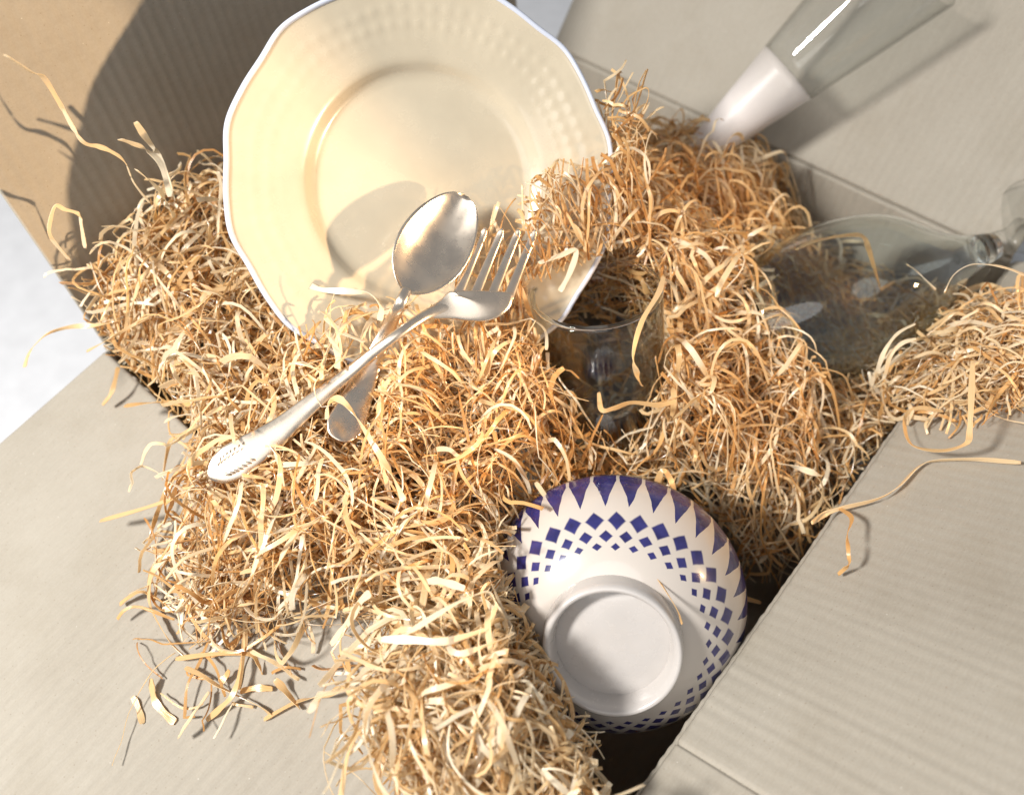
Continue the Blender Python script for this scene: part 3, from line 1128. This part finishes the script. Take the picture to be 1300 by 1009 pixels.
wool('wood_wool', 'curly wood wool heaped in the cardboard box around plate and glasses', [
    strands(7000, HEAP, 0.045, 0.05, 0.19, 0.0008, 0.0030, r1, curl=0.7, step_kink=0.085),
    strands(2000, HEAP, 0.012, 0.04, 0.20, 0.0006, 0.0033, r1, lift=0.005, curl=0.75, step_kink=0.09),
    strands(300, HEAP, 0.004, 0.05, 0.16, 0.0010, 0.0038, r1, lift=0.012, curl=0.9, step_kink=0.1, tint=(0.5, 1.0), out=0.022),
    strands(430, HEAP, 0.006, 0.07, 0.21, 0.0022, 0.0044, r1, lift=0.009, curl=0.75, step_kink=0.07, tint=(0.3, 1.0), twist=0.5),
    strands(34, FRINGE, 0.004, 0.03, 0.11, 0.0009, 0.0034, r1, hfun=fringe_h, out=0.02, twist=0.6),
    strands(150, HEAP_EDGE, 0.010, 0.04, 0.13, 0.0010, 0.0036, r1, hfun=low_h, out=0.012),
    strands(900, OVER, 0.018, 0.04, 0.14, 0.0009, 0.0034, r1, hfun=height_plate, curl=0.9),
    strands(520, OVER_SIDE, 0.014, 0.04, 0.13, 0.0009, 0.0034, r1, hfun=height_plate, curl=0.9, out=0.014),
    strands(700, GLS, 0.100, 0.03, 0.10, 0.0016, 0.0046, r1)])
FRONT = poly_world([(500, 800, .335), (520, 745, .335), (600, 735, .335), (640, 735, .335), (690, 800, .340), (740, 870, .338), (762, 930, .335), (765, 1000, .33), (600, 1010, .33), (515, 960, .335), (505, 880, .335)])
wool('wood_wool', 'pale clump of wood wool in front of the upturned bowl', [
    strands(950, FRONT, 0.030, 0.05, 0.17, 0.0008, 0.0031, r1, tint=(0.25, 1.0), curl=0.75, out=0.018, step_kink=0.085),
    strands(260, FRONT, 0.008, 0.05, 0.17, 0.0016, 0.0042, r1, lift=0.006, curl=1.1, tint=(0.5, 1.0), out=0.040)])


def clump_h(x, y):
    c = at(1245, 425, 0.335)
    return BH + 0.57735 * np.maximum(x - BW, -0.02) + 0.034 * np.exp(-(((x - c[0]) / 0.050) ** 2 + ((y - c[1]) / 0.050) ** 2) ** 1.5) - 0.002


SIDE = poly_world([(1155, 400, .335), (1170, 350, .34), (1240, 325, .345), (1330, 330, .35), (1360, 430, .34), (1300, 515, .335), (1230, 515, .335), (1175, 470, .335)])
wool('wood_wool', 'round clump of golden wood wool spilling onto the tilted flap', [
    strands(950, SIDE, 0.030, 0.03, 0.13, 0.0008, 0.0030, r1, hfun=clump_h, curl=1.2, step_kink=0.085),
    strands(160, SIDE, 0.006, 0.04, 0.14, 0.0010, 0.0038, r1, hfun=clump_h, lift=0.006, curl=1.1, tint=(0.5, 1.0), out=0.022)])


# ------------------------------------------------------------------ loose shavings one can pick out
def at_x(px, py, x):
    d = CRIGHT * ((px - PX) / FPX) + CDOWN * ((py - PY) / FPX) + CFWD
    return CAM + d * ((x - CAM[0]) / d[0])


def on_right_flap(px, py, gap):
    """a spot that far above the tilted flap"""
    nn = np.array([-math.sin(R_(30)), 0, math.cos(R_(30))])
    o = np.array([BW, 0, BH])
    d = CRIGHT * ((px - PX) / FPX) + CDOWN * ((py - PY) / FPX) + CFWD
    return CAM + d * (np.dot(o + nn * gap - CAM, nn) / np.dot(d, nn))


def on_left_flap(px, py, gap):
    """a spot that far above the lowered flap"""
    nn = np.array([0, -math.sin(R_(10)), math.cos(R_(10))])
    o = np.array([0, 0, BH])
    d = CRIGHT * ((px - PX) / FPX) + CDOWN * ((py - PY) / FPX) + CFWD
    return CAM + d * (np.dot(o + nn * gap - CAM, nn) / np.dot(d, nn))


r2 = np.random.default_rng(21)


def stray(pts, width, tint, label):
    """one ribbon along traced points"""
    M = max(24, 7 * len(pts))
    P = spline(pts, M)
    seg = np.linalg.norm(np.diff(P, axis=0), axis=1).sum()
    ph = np.cumsum(np.cumsum(r2.normal(0, 0.016, M))) + r2.uniform(-0.6, 0.6)
    c0 = P.mean(0)
    me = ribbon_mesh('loose_shaving', (P - c0)[None], ph[None], np.array([min(width * 0.00118, 0.0040)]), np.array([tint]), thick=0.0003, check=False)
    o = bpy.data.objects.new('loose_shaving', me)
    COL.objects.link(o)
    o.location = c0
    tag(o, label, 'wood shaving', 'loose strands of wood wool')
    return o


def zs(pts, *z):
    k = np.linspace(0, len(z) - 1, len(pts))
    return [at(x, y, float(np.interp(q, np.arange(len(z)), z))) for (x, y), q in zip(pts, k)]


def xs(pts, *x):
    k = np.linspace(0, len(x) - 1, len(pts))
    return [at_x(a, b, float(np.interp(q, np.arange(len(x)), x))) for (a, b), q in zip(pts, k)]


def fs(pts, *g):
    k = np.linspace(0, len(g) - 1, len(pts))
    return [on_right_flap(a, b, float(np.interp(q, np.arange(len(g)), g))) for (a, b), q in zip(pts, k)]


def ls(pts, *g):
    k = np.linspace(0, len(g) - 1, len(pts))
    return [on_left_flap(a, b, float(np.interp(q, np.arange(len(g)), g))) for (a, b), q in zip(pts, k)]


stray(xs([(6, 70), (40, 92), (55, 98), (75, 130), (103, 178), (125, 186), (140, 192), (158, 205), (170, 232), (190, 258)], .05, .03, .03, .03), 2.4, .8, 'longest thin pale strand reaching up across the upright warm-lit flap')
stray(xs([(88, 330), (75, 315), (64, 300), (63, 285), (70, 262), (82, 266), (100, 272), (103, 285), (108, 315)], .02, .03, .02), 2.0, .85, 'pale strand bent into a square loop at the left edge of the upright flap')
stray(xs([(172, 155), (185, 175), (197, 192), (212, 222), (222, 255)], .035, .03, .045), 3.6, .95, 'short straight broad strand standing topmost on the heap before the upright flap')
stray(xs([(152, 177), (168, 182), (184, 190), (204, 208), (216, 250)], .045, .035, .05), 3.2, .95, 'short broad strand just below the topmost one on the left heap')
stray(xs([(172, 215), (190, 230), (206, 246), (212, 262), (222, 275)], .045, .04), 3.4, .9, 'kinked broad strand below the long strand on the left heap')
stray(xs([(277, 218), (281, 240), (278, 270), (276, 300), (272, 312)], .05, .05), 2.6, .9, 'upright wavy strand beside the left edge of the plate')
stray(xs([(250, 254), (262, 253), (277, 254)], .05, .05), 3.0, .95, 'short level strand crossing beside the left edge of the plate')
stray(zs([(31, 466), (36, 450), (45, 437), (62, 423), (90, 415), (121, 413), (150, 408)], .345, .35, .355), 2.6, .6, 'drooping strand sticking out furthest left over the white table')
stray(zs([(110, 446), (136, 432), (170, 412), (195, 400)], .345, .365), 2.0, .6, 'short strand sticking out at the box corner above the white table')
stray(ls([(150, 466), (144, 491), (139, 503), (130, 514)], 0.0150, 0.0075), 2.6, .45, 'small bent strand lying nearest the box corner on the lowered flap')
stray(zs([(158, 515), (198, 511), (237, 513), (262, 520)], .318, .345), 3.0, .35, 'straight tan strand pointing left above the lowered flap')
stray(zs([(209, 535), (222, 529), (240, 527), (268, 532), (290, 535)], .33, .35), 3.4, .95, 'broad near-white strand pointing left above the lowered flap')
stray(zs([(251, 539), (230, 552), (217, 559), (211, 580), (206, 610)], .33, .31, .30), 2.2, .5, 'bent strand hanging down from the heap to the lowered flap')
stray(zs([(249, 542), (240, 568), (232, 587), (212, 621), (200, 650), (193, 672), (188, 689)], .335, .305, .296), 2.6, .45, 'long tan strand with a kink standing on the lowered flap')
stray(zs([(127, 661), (186, 644), (243, 624), (282, 607), (305, 596)], .303, .33, .352), 2.4, .5, 'long straight strand pointing left from the fork handle over the flap')
stray(zs([(282, 683), (262, 716), (249, 740), (243, 765), (240, 785)], .335, .31, .295), 2.8, .4, 'tan strand curving down the front edge of the heap onto the flap')
stray(ls([(224, 690), (215, 703), (195, 724), (189, 748), (193, 775), (215, 813), (237, 836)], 0.0188, 0.0150, 0.0060, 0.0030), 3.0, .5, 'long arched strand lying lowest-left on the lowered flap')
stray(ls([(152, 767), (165, 757), (181, 751), (203, 762), (209, 776)], 0.0030, 0.0090, 0.0015), 2.6, .4, 'hooked strand lying furthest out alone on the lowered flap')
stray(ls([(311, 779), (311, 810), (308, 836), (302, 875)], 0.0195, 0.0038, 0.0012), 2.6, .55, 'straight strand running down the lowered flap below the heap')
stray(ls([(223, 836), (271, 830), (316, 830), (328, 843), (333, 856)], 0.0045, 0.0060, 0.0012), 2.4, .45, 'level strand with a bent end on the lowered flap')
stray(ls([(192, 861), (193, 873), (197, 890), (209, 905), (222, 917)], 0.0060, 0.0015, 0.0012), 4.0, .5, 'short broad curled strand at the foot of the lowered flap')
stray(ls([(335, 913), (373, 892), (395, 886), (418, 881), (445, 868), (469, 858)], 0.0012, 0.0053, 0.0188), 2.6, .5, 'wavy strand lying between the two heaps on the lowered flap')
stray(ls([(441, 838), (443, 850), (446, 866)], 0.0150, 0.0075), 4.6, .3, 'short flat brown chip on the lowered flap between the two heaps')
stray(zs([(444, 871), (475, 848), (498, 822), (515, 805), (532, 794), (578, 766), (606, 754), (620, 752), (628, 764), (627, 778), (620, 802)], .325, .355, .372, .37, .345), 3.6, 1.0, 'long near-white strand folded over at its right end on the front clump')
stray(zs([(484, 811), (521, 812), (563, 814), (595, 806), (615, 800)], .358, .362, .355), 3.6, 1.0, 'level broad white strand crossing the front clump')
stray(zs([(569, 820), (575, 827), (588, 829), (612, 821), (640, 810), (652, 802)], .36, .362, .35), 2.8, 1.0, 'white strand curving up to the right on the front clump')
stray(zs([(543, 738), (556, 737), (572, 741), (590, 747)], .358, .356), 4.4, 1.0, 'short broadest white strand between the heap and the front clump')
stray(zs([(464, 915), (466, 896), (481, 882), (498, 874), (515, 862)], .33, .345, .352), 3.2, .95, 'pale strand curling down at the left of the front clump')
stray(zs([(441, 879), (455, 876), (472, 871), (489, 868)], .325, .335), 4.0, .95, 'short broad pale strand sticking out left from the front clump')
stray(zs([(420, 818), (435, 800), (447, 782), (458, 763), (470, 752)], .322, .35), 3.4, .9, 'straight pale strand slanting off the heap above the front clump')
stray([at(1030, 664, .315)] + fs([(1048, 652), (1068, 645), (1112, 634), (1139, 619), (1165, 593), (1186, 585), (1236, 583), (1296, 587)], .008, .005, .003, .004), 2.8, .75, 'long wavy strand lying across the tilted flap')
stray(fs([(1064, 644), (1081, 657), (1076, 678), (1077, 700), (1077, 716), (1064, 729)], .006, .018, .016, .004), 2.2, .3, 'thin orange strand arching over the fold of the tilted flap')
stray(fs([(1235, 458), (1233, 506), (1231, 545), (1226, 563), (1194, 572), (1156, 563), (1149, 530), (1166, 518), (1197, 522)], .05, .03, .016, .01, .014), 2.8, .55, 'looped strand below the round clump on the tilted flap')
stray(zs([(1110, 490), (1123, 477), (1130, 452), (1145, 436), (1163, 430)], .315, .34, .35), 2.4, .9, 'pale arched strand between the heap and the round clump, lower one')
stray(zs([(1105, 490), (1113, 472), (1124, 444), (1140, 423), (1162, 411)], .315, .345, .355), 2.4, .95, 'pale arched strand between the heap and the round clump, upper one')
stray(zs([(1150, 336), (1164, 345), (1188, 368)], .355, .35), 3.2, .9, 'short straight strand sticking up left of the round clump')
stray(zs([(1302, 350), (1280, 341), (1255, 336), (1230, 337), (1210, 350), (1199, 372)], .385, .385, .37), 3.2, .85, 'broad golden strand arching over the top of the round clump')
stray(zs([(1010, 318), (1037, 306), (1080, 299), (1096, 302), (1103, 318), (1118, 368)], .345, .355, .35), 2.8, .35, 'orange strand arching over the lying wine glass')
stray(zs([(843, 350), (836, 372), (815, 408), (804, 449), (809, 475), (815, 490)], .375, .385, .375, .345), 2.8, .7, 'long strand curving down across the right side of the tumbler')
stray(zs([(760, 498), (764, 520), (780, 518), (802, 511), (836, 514), (858, 509)], .342, .345, .345), 2.8, .45, 'bent orange strand lying before the foot of the tumbler')
stray(zs([(684, 334), (710, 325), (731, 318), (724, 345), (711, 370)], .388, .388, .38), 3.2, .95, 'pale strand folded to a sharp point over the tumbler rim')
stray(zs([(826, 630), (834, 612), (842, 597), (853, 613), (862, 648)], .30, .312, .30), 3.2, .45, 'orange strand bent to a peak at the top edge of the patterned bowl')
stray(zs([(680, 612), (701, 642), (710, 652), (722, 668)], .325, .325), 2.4, .75, 'thin strand lying on the upper left edge of the patterned bowl')
stray(zs([(752, 696), (783, 699), (806, 708), (822, 722), (834, 733), (858, 771), (866, 792)], .338, .338, .342), 1.8, .35, 'thin orange strand curled round the foot of the patterned bowl')
stray(zs([(898, 685), (912, 700), (923, 717), (937, 753), (966, 765)], .28, .285, .26), 2.4, .45, 'strand hanging at the right edge of the patterned bowl')
stray(zs([(415, 532), (416, 515), (425, 506), (436, 510), (451, 528), (480, 574), (500, 608), (513, 636)], .378, .382, .372, .362), 3.4, .75, 'broad strand looped over the fork handle')
stray(zs([(386, 359), (409, 368), (446, 370), (470, 374), (484, 388), (482, 407)], .39, .395, .388), 3.0, 1.0, 'white strand lying against the lower part of the plate')
stray(zs([(413, 403), (425, 414), (438, 424), (463, 434)], .384, .382), 3.0, 1.0, 'short white strand between the plate and the fork handle, slanting right')
stray(zs([(415, 420), (424, 436), (429, 452), (428, 468)], .382, .378), 3.0, 1.0, 'short white strand between the plate and the fork handle, hanging down')
stray(zs([(359, 590), (390, 588), (426, 584)], .36, .362), 3.2, 1.0, 'straight white strand under the middle of the fork handle')
stray(zs([(984, 208), (981, 228), (975, 256)], .325, .30), 3.0, .2, 'dark brown strand standing alone before the raised grey flap')
stray(zs([(987, 587), (1008, 592), (1044, 604)], .31, .305), 4.0, 1.0, 'short broad pale strand on the heap near the tilted flap')
stray(ls([(262, 914), (278, 900), (295, 882), (304, 855), (307, 827)], 0.0012, 0.0075, 0.0075), 2.8, .45, 'long tan strand curving up the lowered flap towards the heap, lowest one')
stray(ls([(235, 847), (258, 858), (280, 872), (330, 897), (346, 910)], 0.0060, 0.0045, 0.0012), 2.4, .55, 'thin strand running diagonally down the lowered flap under the level bent one')
stray(ls([(305, 877), (325, 873), (346, 874)], 0.0030, 0.0030), 3.0, .35, 'short flat tan strand lying level near the bottom of the lowered flap')
stray(ls([(168, 884), (175, 896), (181, 918)], 0.0012, 0.0012), 2.8, .6, 'short strand leaning at the very bottom left of the lowered flap')
stray(ls([(291, 850), (287, 858), (279, 866)], 0.0053, 0.0038), 4.0, .3, 'short brown chip lying on the lowered flap below the heap')
stray(ls([(349, 862), (362, 876), (381, 900)], 0.0075, 0.0023), 3.6, .5, 'broad pale tan strand slanting down beside the front clump on the lowered flap')
